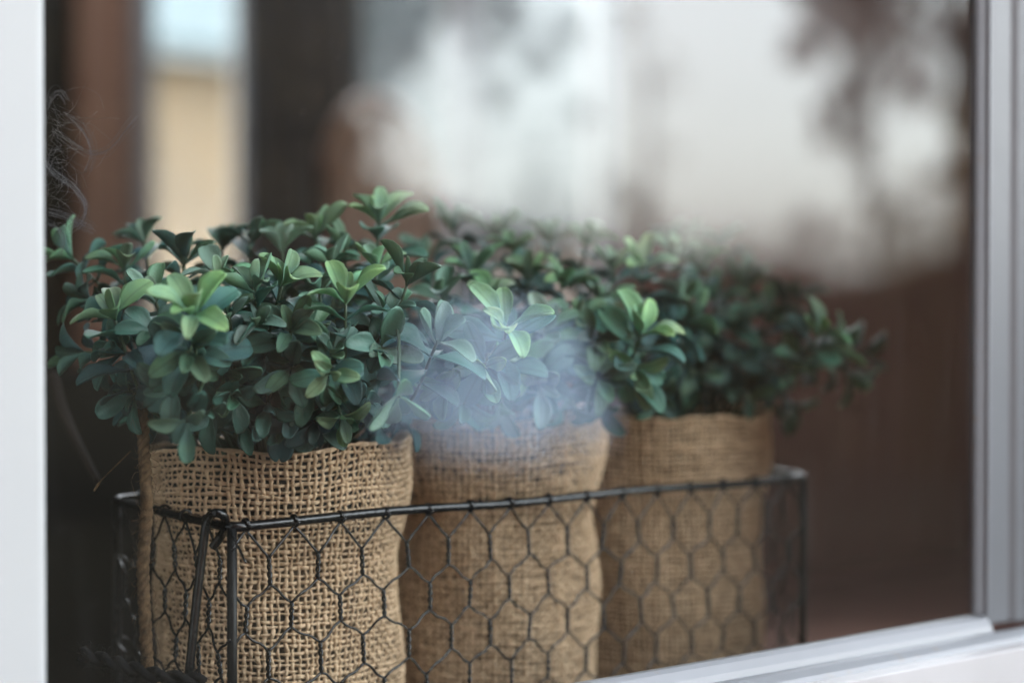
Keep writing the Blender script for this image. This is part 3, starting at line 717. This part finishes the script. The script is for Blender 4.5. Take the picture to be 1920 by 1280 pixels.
# px, py, depth, lean (screen right, screen up, towards the viewer), tone (shade of low leaves put into their colour), size, rosette, pairs
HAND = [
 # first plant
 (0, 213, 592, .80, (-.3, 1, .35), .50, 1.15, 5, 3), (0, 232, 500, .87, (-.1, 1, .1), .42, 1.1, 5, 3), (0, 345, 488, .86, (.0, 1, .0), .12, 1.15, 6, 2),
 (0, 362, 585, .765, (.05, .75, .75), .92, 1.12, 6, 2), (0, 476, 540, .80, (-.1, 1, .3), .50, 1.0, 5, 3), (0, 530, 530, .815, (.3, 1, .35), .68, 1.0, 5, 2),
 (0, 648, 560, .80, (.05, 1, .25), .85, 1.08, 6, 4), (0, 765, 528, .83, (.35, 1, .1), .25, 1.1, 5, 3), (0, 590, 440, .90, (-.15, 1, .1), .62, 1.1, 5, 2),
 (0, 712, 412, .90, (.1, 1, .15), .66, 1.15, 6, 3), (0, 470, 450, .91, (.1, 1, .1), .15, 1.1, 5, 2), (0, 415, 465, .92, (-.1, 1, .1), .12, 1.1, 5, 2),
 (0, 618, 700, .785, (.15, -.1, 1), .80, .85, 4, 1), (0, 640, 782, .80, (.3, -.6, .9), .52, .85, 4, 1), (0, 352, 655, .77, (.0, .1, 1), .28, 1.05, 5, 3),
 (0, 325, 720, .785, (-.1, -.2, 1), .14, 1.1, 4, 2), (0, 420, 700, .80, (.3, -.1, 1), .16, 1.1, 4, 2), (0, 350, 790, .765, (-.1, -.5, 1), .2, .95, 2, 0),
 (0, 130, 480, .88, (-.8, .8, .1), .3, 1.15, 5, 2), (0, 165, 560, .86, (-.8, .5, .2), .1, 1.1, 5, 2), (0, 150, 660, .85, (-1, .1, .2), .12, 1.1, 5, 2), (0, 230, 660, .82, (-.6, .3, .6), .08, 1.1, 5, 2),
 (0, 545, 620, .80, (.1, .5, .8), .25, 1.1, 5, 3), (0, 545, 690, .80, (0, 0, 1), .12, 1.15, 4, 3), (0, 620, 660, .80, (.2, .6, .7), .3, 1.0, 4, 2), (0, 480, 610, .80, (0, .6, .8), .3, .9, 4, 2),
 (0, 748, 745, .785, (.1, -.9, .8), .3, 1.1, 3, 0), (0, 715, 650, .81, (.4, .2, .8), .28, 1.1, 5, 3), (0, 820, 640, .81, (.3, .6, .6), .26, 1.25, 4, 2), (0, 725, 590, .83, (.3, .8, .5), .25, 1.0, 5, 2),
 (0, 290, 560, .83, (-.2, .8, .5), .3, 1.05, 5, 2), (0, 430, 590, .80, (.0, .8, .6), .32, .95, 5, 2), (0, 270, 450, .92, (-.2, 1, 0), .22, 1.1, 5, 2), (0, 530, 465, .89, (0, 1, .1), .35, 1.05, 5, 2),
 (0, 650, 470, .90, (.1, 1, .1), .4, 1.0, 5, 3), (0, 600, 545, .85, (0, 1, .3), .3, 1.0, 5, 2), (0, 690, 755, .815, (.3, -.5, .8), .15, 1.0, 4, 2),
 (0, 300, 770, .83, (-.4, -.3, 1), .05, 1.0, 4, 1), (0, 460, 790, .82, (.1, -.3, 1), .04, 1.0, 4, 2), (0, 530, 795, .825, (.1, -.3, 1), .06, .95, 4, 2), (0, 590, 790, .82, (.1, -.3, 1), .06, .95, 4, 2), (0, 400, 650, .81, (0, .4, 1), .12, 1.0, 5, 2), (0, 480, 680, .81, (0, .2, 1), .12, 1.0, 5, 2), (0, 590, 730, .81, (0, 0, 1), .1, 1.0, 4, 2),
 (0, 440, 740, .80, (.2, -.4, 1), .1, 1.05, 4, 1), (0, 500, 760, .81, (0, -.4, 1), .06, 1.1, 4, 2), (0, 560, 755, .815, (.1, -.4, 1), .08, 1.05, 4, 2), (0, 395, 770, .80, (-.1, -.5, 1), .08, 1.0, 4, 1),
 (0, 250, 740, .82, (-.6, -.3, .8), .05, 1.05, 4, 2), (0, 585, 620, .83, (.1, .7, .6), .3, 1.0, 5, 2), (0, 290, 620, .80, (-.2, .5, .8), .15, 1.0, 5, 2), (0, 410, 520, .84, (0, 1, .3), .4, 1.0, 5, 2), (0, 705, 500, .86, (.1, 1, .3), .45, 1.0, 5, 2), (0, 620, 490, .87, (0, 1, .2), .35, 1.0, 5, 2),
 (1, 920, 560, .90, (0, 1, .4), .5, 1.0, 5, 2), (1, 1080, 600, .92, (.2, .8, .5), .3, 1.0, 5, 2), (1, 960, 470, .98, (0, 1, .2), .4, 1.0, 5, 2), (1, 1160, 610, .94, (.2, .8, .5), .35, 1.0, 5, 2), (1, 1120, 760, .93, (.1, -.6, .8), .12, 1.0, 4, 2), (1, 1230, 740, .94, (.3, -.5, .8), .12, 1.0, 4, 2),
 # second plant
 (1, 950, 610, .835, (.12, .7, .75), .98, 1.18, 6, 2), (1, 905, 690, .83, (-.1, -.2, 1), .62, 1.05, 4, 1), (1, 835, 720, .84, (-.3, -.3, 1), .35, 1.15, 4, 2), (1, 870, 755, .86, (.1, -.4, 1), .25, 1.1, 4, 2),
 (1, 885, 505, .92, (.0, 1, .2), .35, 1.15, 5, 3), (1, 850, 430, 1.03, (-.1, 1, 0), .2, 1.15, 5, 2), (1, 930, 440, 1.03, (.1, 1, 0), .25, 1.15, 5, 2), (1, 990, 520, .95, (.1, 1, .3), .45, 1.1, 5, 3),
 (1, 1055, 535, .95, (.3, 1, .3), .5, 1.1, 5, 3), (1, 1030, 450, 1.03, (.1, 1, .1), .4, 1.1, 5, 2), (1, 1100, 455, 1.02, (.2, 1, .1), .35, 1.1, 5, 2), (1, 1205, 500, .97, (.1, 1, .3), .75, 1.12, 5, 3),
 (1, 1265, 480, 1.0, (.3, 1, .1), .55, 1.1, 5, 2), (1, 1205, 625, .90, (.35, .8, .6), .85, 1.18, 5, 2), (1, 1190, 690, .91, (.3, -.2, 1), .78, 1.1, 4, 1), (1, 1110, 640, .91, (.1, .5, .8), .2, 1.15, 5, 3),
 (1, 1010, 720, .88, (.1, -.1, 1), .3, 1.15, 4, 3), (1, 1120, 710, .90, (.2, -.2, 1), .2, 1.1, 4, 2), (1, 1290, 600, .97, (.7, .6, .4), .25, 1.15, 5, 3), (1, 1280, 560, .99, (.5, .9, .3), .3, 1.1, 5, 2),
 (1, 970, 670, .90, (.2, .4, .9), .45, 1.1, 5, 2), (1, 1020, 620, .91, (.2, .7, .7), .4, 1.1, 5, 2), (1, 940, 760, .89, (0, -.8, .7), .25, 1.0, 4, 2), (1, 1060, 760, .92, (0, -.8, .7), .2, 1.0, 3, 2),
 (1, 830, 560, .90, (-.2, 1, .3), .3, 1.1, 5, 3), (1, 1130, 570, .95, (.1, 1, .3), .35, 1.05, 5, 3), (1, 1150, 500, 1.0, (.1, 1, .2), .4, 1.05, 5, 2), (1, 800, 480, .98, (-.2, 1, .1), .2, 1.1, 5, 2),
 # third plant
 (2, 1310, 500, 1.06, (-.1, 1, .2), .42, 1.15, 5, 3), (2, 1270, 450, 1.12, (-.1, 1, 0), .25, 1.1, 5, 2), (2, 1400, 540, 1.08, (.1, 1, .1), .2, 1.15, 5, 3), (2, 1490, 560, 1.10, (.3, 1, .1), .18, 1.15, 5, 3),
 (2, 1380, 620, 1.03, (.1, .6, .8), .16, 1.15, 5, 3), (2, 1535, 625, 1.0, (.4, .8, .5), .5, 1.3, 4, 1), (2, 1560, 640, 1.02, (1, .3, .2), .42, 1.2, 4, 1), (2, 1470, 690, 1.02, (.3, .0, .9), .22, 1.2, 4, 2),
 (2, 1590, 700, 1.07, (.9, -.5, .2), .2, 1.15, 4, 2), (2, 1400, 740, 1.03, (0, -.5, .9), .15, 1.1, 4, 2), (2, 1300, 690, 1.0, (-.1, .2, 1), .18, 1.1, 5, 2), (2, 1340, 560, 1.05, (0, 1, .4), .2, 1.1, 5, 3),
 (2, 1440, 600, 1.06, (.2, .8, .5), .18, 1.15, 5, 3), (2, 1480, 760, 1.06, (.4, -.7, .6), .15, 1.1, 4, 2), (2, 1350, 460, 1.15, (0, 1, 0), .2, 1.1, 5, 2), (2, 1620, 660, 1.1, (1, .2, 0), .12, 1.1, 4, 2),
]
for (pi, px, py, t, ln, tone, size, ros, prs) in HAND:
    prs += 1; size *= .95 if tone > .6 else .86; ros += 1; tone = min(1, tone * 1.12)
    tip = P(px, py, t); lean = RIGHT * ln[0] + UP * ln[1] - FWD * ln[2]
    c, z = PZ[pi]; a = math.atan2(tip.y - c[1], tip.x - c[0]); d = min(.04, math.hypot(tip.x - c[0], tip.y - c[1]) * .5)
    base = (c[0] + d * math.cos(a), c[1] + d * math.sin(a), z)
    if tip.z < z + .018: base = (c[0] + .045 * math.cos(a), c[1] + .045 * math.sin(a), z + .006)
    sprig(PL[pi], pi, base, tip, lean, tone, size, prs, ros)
# inner growth filling each crown, the shade in there put into its darker colour
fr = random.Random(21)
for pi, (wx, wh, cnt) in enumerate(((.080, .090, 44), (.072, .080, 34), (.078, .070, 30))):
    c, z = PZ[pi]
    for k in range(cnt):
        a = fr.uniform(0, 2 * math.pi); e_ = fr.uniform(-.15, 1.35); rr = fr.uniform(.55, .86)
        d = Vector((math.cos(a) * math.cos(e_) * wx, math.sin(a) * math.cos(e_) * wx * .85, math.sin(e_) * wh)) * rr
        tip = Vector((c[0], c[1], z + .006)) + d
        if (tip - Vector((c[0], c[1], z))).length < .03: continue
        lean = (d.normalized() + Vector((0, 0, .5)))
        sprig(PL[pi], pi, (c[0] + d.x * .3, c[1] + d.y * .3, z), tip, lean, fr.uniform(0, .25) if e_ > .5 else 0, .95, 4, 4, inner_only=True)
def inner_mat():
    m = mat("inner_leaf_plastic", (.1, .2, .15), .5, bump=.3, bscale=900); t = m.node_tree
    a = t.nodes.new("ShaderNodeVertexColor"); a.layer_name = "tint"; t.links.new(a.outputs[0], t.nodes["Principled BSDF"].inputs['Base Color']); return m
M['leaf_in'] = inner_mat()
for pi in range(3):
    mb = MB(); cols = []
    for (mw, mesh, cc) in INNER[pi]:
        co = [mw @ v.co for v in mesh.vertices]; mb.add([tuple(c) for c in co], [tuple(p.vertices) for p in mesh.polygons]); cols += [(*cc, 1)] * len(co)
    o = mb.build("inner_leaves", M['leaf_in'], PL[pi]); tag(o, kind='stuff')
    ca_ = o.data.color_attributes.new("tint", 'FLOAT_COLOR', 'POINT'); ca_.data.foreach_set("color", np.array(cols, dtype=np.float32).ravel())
    mb = MB()
    for s_ in STEMS[pi]: mb.add(np.concatenate(s_.v), s_.f)
    tag(mb.build("inner_stems", M['stem'], PL[pi]), kind='stuff')
print("leaves", nleaf)

# ------------------------------------------------------------------ small things at the left
def twisted(path, r, strands=3, turns_per_m=190, name="twine"):
    mb = MB(); pts = catmull(path, 40); acc = 0
    for s in range(strands):
        q = []; acc = 0
        for i, p in enumerate(pts):
            if i: acc += (pts[i] - pts[i - 1]).length
            tg = (pts[min(i + 1, len(pts) - 1)] - pts[max(i - 1, 0)]).normalized(); u = tg.orthogonal().normalized(); v = tg.cross(u)
            a = acc * turns_per_m * 2 * math.pi / 1.0 + s * 2 * math.pi / strands
            q.append(p + (u * math.cos(a) + v * math.sin(a)) * r * .52)
        mb.tube(q, r * .62, 7)
    return mb, pts
def fuzz(mb, pts, r, n, ln, rn):
    for k in range(n):
        i = rn.randrange(1, len(pts) - 1); p = pts[i]; tg = (pts[i + 1] - pts[i - 1]).normalized()
        u = tg.orthogonal().normalized(); v = tg.cross(u); a = rn.uniform(0, 6.28); d = u * math.cos(a) + v * math.sin(a)
        l = rn.uniform(.4, 1) * ln
        q = [p + d * r * .6, p + d * (r + l * .4) + tg * l * rn.uniform(-.3, .5), p + d * (r + l * .7) + tg * l * rn.uniform(-.8, 1.0)]
        mb.tube(catmull(q, 3), [.00009] * 6 + [.00003], 3)
tw = empty("jute_twine", P(272, 1262, .80)); tag(tw, "brown jute twine hanging upright left of the front burlap pot", "twine")
path = [P(266, 770, .82), P(270, 840, .815), P(275, 950, .80), P(268, 1060, .80), P(272, 1160, .80), P(277, 1262, .80)]
mb, pts = twisted(path, .0025, 3, 85); mb.build("strands", M['twine'], tw)
kn = MB(); kn.tube(catmull([P(272, 905, .80), P(276, 935, .798), P(274, 965, .80)], 8), [.0016 + .0010 * math.sin(math.pi * i / 16) for i in range(17)], 9); kn.build("knot", M['twine'], tw)
fz = MB(); fuzz(fz, pts, .002, 170, .007, rng); tag(fz.build("loose_fibres", M['twine'], tw), kind='stuff')
dc = empty("bristly_cord", P(300, 1270, .79)); tag(dc, "dark bristly cord lying at the foot of the jute twine", "cord")
path = [P(150, 1225, .80), P(215, 1242, .795), P(280, 1262, .79), P(345, 1272, .79), P(380, 1275, .795)]
mb, pts = twisted(path, .0030, 2, 60); mb.build("core", M['dark_cord'], dc)
fz = MB(); fuzz(fz, pts, .003, 260, .007, rng); tag(fz.build("bristles", M['wool_dark'] if 'wool_dark' in M else M['dark_cord'], dc), kind='stuff')
tg_ = MB().tube(catmull([P(98, 700, .95), P(118, 770, .95), P(150, 840, .94), P(185, 905, .93)], 8), [.0032 - .00006 * i for i in range(25)], 8)
tag(tg_.build("brown_stalk", M['twig']), "dark reddish brown stalk slanting down at the left edge of the glass", "stalk")
sp_ = MB().tube(catmull([P(245, 845, .82), P(222, 868, .82), P(190, 900, .82), P(176, 920, .82)], 6), [.0003] * 14 + [.0006] * 5, 5)
tag(sp_.build("straw_bit", M['twine']), "short loose straw sticking out left of the jute twine", "straw")
# tuft of grey fibres behind the post
tf = empty("fibre_tuft", P(100, 330, .78)); tag(tf, "wispy tuft of grey fibres beside the white post, above the front plant", "fibres")
rw_ = random.Random(9); wisps = MB()
for k in range(80):
    px, py = rw_.uniform(70, 110), rw_.uniform(180, 430)
    q = [P(px, py, .79)]; ang = rw_.uniform(-1.2, 1.4); cur = rw_.uniform(-.6, .7)
    for s in range(5):
        st_ = rw_.uniform(10, 28) * (.5 if k % 3 else 1.1); px += math.cos(ang) * st_; py += math.sin(ang) * st_; ang += cur * .7 + rw_.gauss(0, .3)
        q.append(P(px, py, .79 + rw_.uniform(-.01, .01)))
    wisps.tube(catmull(q, 4), .00004, 3)
tag(wisps.build("wisps", M['wool'], tf), kind='stuff')
locks = [[(84, 305), (108, 330), (140, 352), (160, 385), (155, 415), (130, 432)], [(100, 245), (140, 272), (172, 288), (205, 282), (240, 240), (256, 222)], [(90, 398), (118, 404), (148, 420), (174, 431)],
         [(120, 215), (150, 240), (168, 270), (170, 300), (160, 325)], [(86, 420), (105, 428), (118, 452), (112, 480)], [(88, 200), (100, 176), (112, 172), (124, 190)]]
for li, lk in enumerate(locks):
    m_ = MB()
    for k in range(14 if li in (0, 2) else 8):
        jx, jy = rw_.gauss(0, 4.5), rw_.gauss(0, 4.5)
        m_.tube(catmull([P(x_ + jx * (1 if i else .4) + rw_.gauss(0, 1), y_ + jy + rw_.gauss(0, 1), .78 + rw_.uniform(-.004, .004)) for i, (x_, y_) in enumerate(lk)], 5), .000055, 3)
    tag(m_.build("lock_of_fibres", M['wool'], tf), kind='stuff')

# ------------------------------------------------------------------ the street side, seen as reflections in the glass
def Q(px, py, d):
    """the point whose mirror image in the glass stands at pixel px, py at path length d"""
    p = P(px, py, d); return Vector((p.x, 2 * GY - p.y, p.z))
struct(MB().box((-120, -200, GROUND - .2), (250, .499, GROUND)), "front_yard", M['soil'])
def blobs(mb, c, r, n, leaf, rn, flat=1.0):
    """leaf-sized faces scattered through a clump"""
    V = []; 
    for k in range(n):
        d = Vector((rn.gauss(0, 1), rn.gauss(0, 1), rn.gauss(0, 1) * flat)).normalized() * r * rn.random() ** .45
        p = Vector(c) + d; a = Vector((rn.gauss(0, 1), rn.gauss(0, 1), rn.gauss(0, 1))).normalized() * leaf; b = a.orthogonal().normalized() * leaf * .6
        V.append((p - a, p + b, p + a, p - b))
    mb.quads(np.array([[tuple(q) for q in f] for f in V]).reshape(-1, 3), np.arange(len(V) * 4).reshape(-1, 4))
def tree(name, label, base, height, clumps, crown_mat, tr=.16, leaf=.09, group=None, density=1.0, seed=1):
    rn = random.Random(seed); e = empty(name, base); tag(e, label, "tree", group)
    t = MB(); b = Vector(base); top = b + Vector((rn.uniform(-.3, .3), rn.uniform(-.3, .3), height))
    t.tube(catmull([b, b.lerp(top, .35) + Vector((.1, 0, 0)), b.lerp(top, .7), top], 5), [tr * (1 - .8 * i / 15) for i in range(16)], 9)
    for (c, r) in clumps:
        c = Vector(c); f = max(.25, min(.95, (c.z - b.z) / height - .12)); s = b.lerp(top, f)
        t.tube(catmull([s, s.lerp(c, .5) + Vector((0, 0, .08)), c], 4), [tr * .35 * (1 - .7 * i / 8) for i in range(9)], 6)
    t.build("trunk", M['bark'], e)
    cr = MB()
    for (c, r) in clumps: blobs(cr, c, r, int(260 * density * (r / .5) ** 2), leaf, rn)
    tag(cr.build("crown", crown_mat, e, False), kind='stuff')
    return e
oh = empty("brick_house", (-6, -9, GROUND)); tag(oh, "dark brick house across the street, outside the mirrored part", "house")  # added as a light blocker, never mirrored in the glass
MB().box((-18, -14, GROUND), (1.6, -8, 5.5)).build("wall", M['brick'], oh, False)
MB().add([(-18.4, -14.4, 5.5), (2, -14.4, 5.5), (2, -7.6, 5.5), (-18.4, -7.6, 5.5), (-18.4, -11, 8), (2, -11, 8)], [(0, 3, 2, 1), (0, 1, 5, 4), (2, 3, 4, 5), (1, 2, 5), (3, 0, 4)]).build("roof", M['panel'], oh, False)
for k in range(5):
    f_ = MB().box((-16 + k * 3.5, -7.97, .2), (-14.6 + k * 3.5, -7.93, 1.6)).build("window", M['trim'], oh, False)
    MB().box((-15.92 + k * 3.5, -7.925, .28), (-14.68 + k * 3.5, -7.915, 1.52)).build("window_pane", M['darkglass'], f_, False)
# plum coloured tree (upper right of the glass)
def cl(specs, d): return [(Q(px, py, d + (i % 3 - 1) * .5), r) for i, (px, py, r) in enumerate(specs)]
D1 = 16
g = Q(1640, 585, D1)
tree("plum_tree", "blurred plum brown tree mirrored in the upper right of the glass", (g.x, g.y, GROUND), 4.6,
     cl([(1560, 60, .32), (1620, 20, .35), (1700, 40, .34), (1640, 120, .33), (1570, 190, .26), (1600, 260, .22), (1720, 150, .26), (1560, -60, .5), (1700, -80, .55), (1640, -150, .6), (1500, 90, .18), (1780, 60, .26), (1555, 250, .16), (1500, -40, .25)], D1), M['plum'], .05, .07, density=.62, seed=3)
g = Q(1850, 585, 13)
tree("dark_conifer", "dark green tree mirrored at the right edge of the glass", (g.x, g.y, GROUND), 5.0,
     cl([(1800, 330, .22), (1830, 250, .24), (1850, 150, .28), (1870, 380, .34), (1860, 60, .3), (1830, 420, .22), (1880, -40, .4), (1790, 210, .16)], 13), M['foliage'], .14, .07, density=.8, seed=4)
g = Q(700, 585, 15)
tree("bare_tree", "dark branched tree mirrored at the top of the glass left of centre", (g.x, g.y, GROUND), 5.2,
     cl([(660, 20, .22), (720, 60, .20), (780, 40, .22), (850, 10, .22), (900, 90, .12), (680, 130, .14), (760, 100, .2), (950, 30, .2), (1010, 120, .14), (930, 180, .12), (1060, 60, .14), (1090, 220, .1), (640, -60, .5), (760, -80, .5), (900, -70, .35), (700, 100, .1)], 15), M['plum'], .05, .07, density=1.3, seed=5)
g = Q(1215, 585, 17)
tree("thin_tree", "thin sparse olive tree mirrored above the middle of the glass", (g.x, g.y, GROUND), 3.6,
     cl([(1200, 400, .22), (1180, 460, .28), (1240, 300, .16), (1160, 330, .14), (1225, 440, .22), (1010, 330, .16), (1000, 270, .14), (1260, 130, .2), (1180, 40, .2)], 17), M['foliage'], .05, .07, density=.17, seed=15)
SHL = ["thin garden shrub mirrored above the gap between the middle and the right plant", "low olive garden shrub mirrored just above the top of the right plant", "garden shrub mirrored above the right plant, left of the plum tree's foot",
       "garden shrub with the highest top, mirrored under the plum brown tree", "garden shrub mirrored at the right edge of the glass, under the dark conifer", "thin garden shrub mirrored above the middle plant"]
for k_, (px_, sp_l) in enumerate(((1230, [(1190, 470, .4), (1260, 480, .35), (1225, 430, .22)]), (1380, [(1340, 500, .4), (1420, 500, .4), (1380, 470, .2)]), (1520, [(1480, 490, .4), (1560, 480, .42), (1530, 440, .28), (1500, 400, .16)]),
        (1680, [(1640, 470, .45), (1720, 450, .45), (1680, 410, .34), (1700, 360, .26), (1640, 380, .2)]), (1790, [(1770, 430, .45), (1810, 380, .4), (1790, 330, .3)]), (1050, [(1000, 440, .4), (1080, 460, .4), (1040, 380, .3), (960, 400, .25)]))):
    g = Q(px_, 585, 17.2)
    tree("garden_shrub", SHL[k_], (g.x, g.y, GROUND), 1.9, cl(sp_l, 17.2), M['foliage'] if k_ % 2 else M['plum'], .03, .07, group="thin garden shrubs by the hedge", density=.16, seed=30 + k_)
g = Q(480, 585, 12)
tree("evergreen", "tall dense evergreen mirrored in the darker left part of the glass", (g.x, g.y, GROUND), 5.5,
     [(Q(px, py, 12), r) for px, py, r in ((120, 100, .7), (300, 60, .7), (450, 120, .6), (560, 200, .5), (560, 60, .55), (120, 350, .7), (300, 320, .7), (450, 380, .6), (600, 380, .5), (200, -100, .8), (450, -100, .7), (20, 200, .7), (560, 480, .5), (330, 500, .6), (110, 520, .6))],
     M['hedge'], .2, .08, density=2.6, seed=6)
# hedge that ends the bright sky at the foot of the reflection
hd = MB(); rn = random.Random(8)
for k in range(150):
    px = 560 + (2300 - 560) * k / 149; d = 18
    top = 520 + 14 * math.sin(px * .013) + rn.uniform(-14, 14) + (70 if 1180 < px < 1500 else 0) * -.2
    if px > 1650: top -= (px - 1650) * .25
    if px < 1150: top = 470 - (1150 - px) * .25 + rn.uniform(-12, 12)
    p = Q(px, top, d)
    for j in range(5): blobs(hd, (p.x, p.y, p.z - .3 - j * .38), .34, 120, .06, rn)
tag(hd.build("hedge", M['hedge'], None, False), "dark brown hedge mirrored low across the right part of the glass", "hedge")
bp_ = Q(1400, 585, 18.3)
hw = MB(); a_ = Q(500, 505, 18.6); b_ = Q(2350, 505, 18.6)
dv = (b_ - a_); dv.z = 0; nv_ = Vector((-dv.y, dv.x, 0)).normalized() * .1
q = [a_ - nv_, b_ - nv_, b_ + nv_, a_ + nv_]
hw.add([(p.x, p.y, GROUND) for p in q] + [(p.x, p.y, .30) for p in q], [(0, 3, 2, 1), (4, 5, 6, 7), (0, 1, 5, 4), (1, 2, 6, 5), (2, 3, 7, 6), (3, 0, 4, 7)])
tag(hw.build("garden_fence", M['fence'], None, False), "dark brown board fence behind the mirrored hedge", "fence")

# rounded pale blue car, end on, added to mirror a bluish glare
def car(c, ax):
    ax = Vector(ax).normalized(); side = Vector((-ax.y, ax.x, 0)); c = Vector((c[0], c[1], GROUND))
    e = empty("parked_car", c); tag(e, "small pale blue parked car mirrored as a bluish glare before the middle pot", "car")
    def T(l, s_, z): return tuple(c + ax * l + side * s_ + Vector((0, 0, z)))
    def loft(secs, name, m, parent=e):
        V = []; F = []; n = len(secs[0][1])
        for l, pr in secs: V += [T(l + dl, s_, z) for dl, s_, z in pr]
        for i in range(len(secs) - 1):
            for j in range(n): k = (j + 1) % n; F.append((i * n + j, i * n + k, (i + 1) * n + k, (i + 1) * n + j))
        F += [tuple(range(n - 1, -1, -1)), tuple((len(secs) - 1) * n + j for j in range(n))]
        mb = MB(); mb.add(V, F); o = mb.build(name, m, parent, False, .03); return o
    def egg(lc, zc, ll, ww, hh, name, e1=.85, zlo=-9):
        V = []; F = []; nu_, nv_ = 22, 28
        def pw(x, p): return math.copysign(abs(x) ** p, x)
        for i in range(nu_ + 1):
            a = -math.pi / 2 + math.pi * i / nu_
            for j in range(nv_):
                b = 2 * math.pi * j / nv_
                V.append(T(lc + ll * pw(math.sin(a), e1), ww * pw(math.cos(a), e1) * pw(math.cos(b), .9), max(zlo, zc + hh * pw(math.cos(a), e1) * pw(math.sin(b), .9))))
        for i in range(nu_):
            for j in range(nv_): k = (j + 1) % nv_; F.append((i * nv_ + j, i * nv_ + k, (i + 1) * nv_ + k, (i + 1) * nv_ + j))
        mb = MB(); mb.add(V, F); return mb.build(name, M['blue'], e)
    egg(0, .60, 1.8, .90, .46, "body", zlo=.18)
    egg(.2, .92, 1.2, .76, .60, "cabin", zlo=.6)
    loft([(-.96, [(0, -.40, 1.12), (0, .40, 1.12), (.30, .34, 1.33), (.30, -.34, 1.33)]), (-.93, [(0, -.40, 1.12), (0, .40, 1.12), (.30, .34, 1.33), (.30, -.34, 1.33)])], "windscreen", M['darkglass'])
    for sgn in (-1, 1):
        for l in (-1.12, 1.12):
            mb = MB(); V = []; mb.tube([T(l, sgn * .60, .29), T(l, sgn * .79, .29)], .29, 20); w_ = mb.build("wheel", M['rubber'], e)
            mb = MB(); mb.tube([T(l, sgn * .791, .29), T(l, sgn * .80, .29)], .17, 14); mb.build("rim", M['trim'], w_)
        mb = MB(); mb.tube([T(-1.66, sgn * .5, .62), T(-1.52, sgn * .5, .62)], .09, 12); mb.build("headlight", M['trim'], e)
q0 = Q(925, 585, 14.6); q1 = Q(925, 585, 12.6)
car((q0.x, q0.y), (q0.x - q1.x, q0.y - q1.y, 0))
print("objects", len(bpy.data.objects))
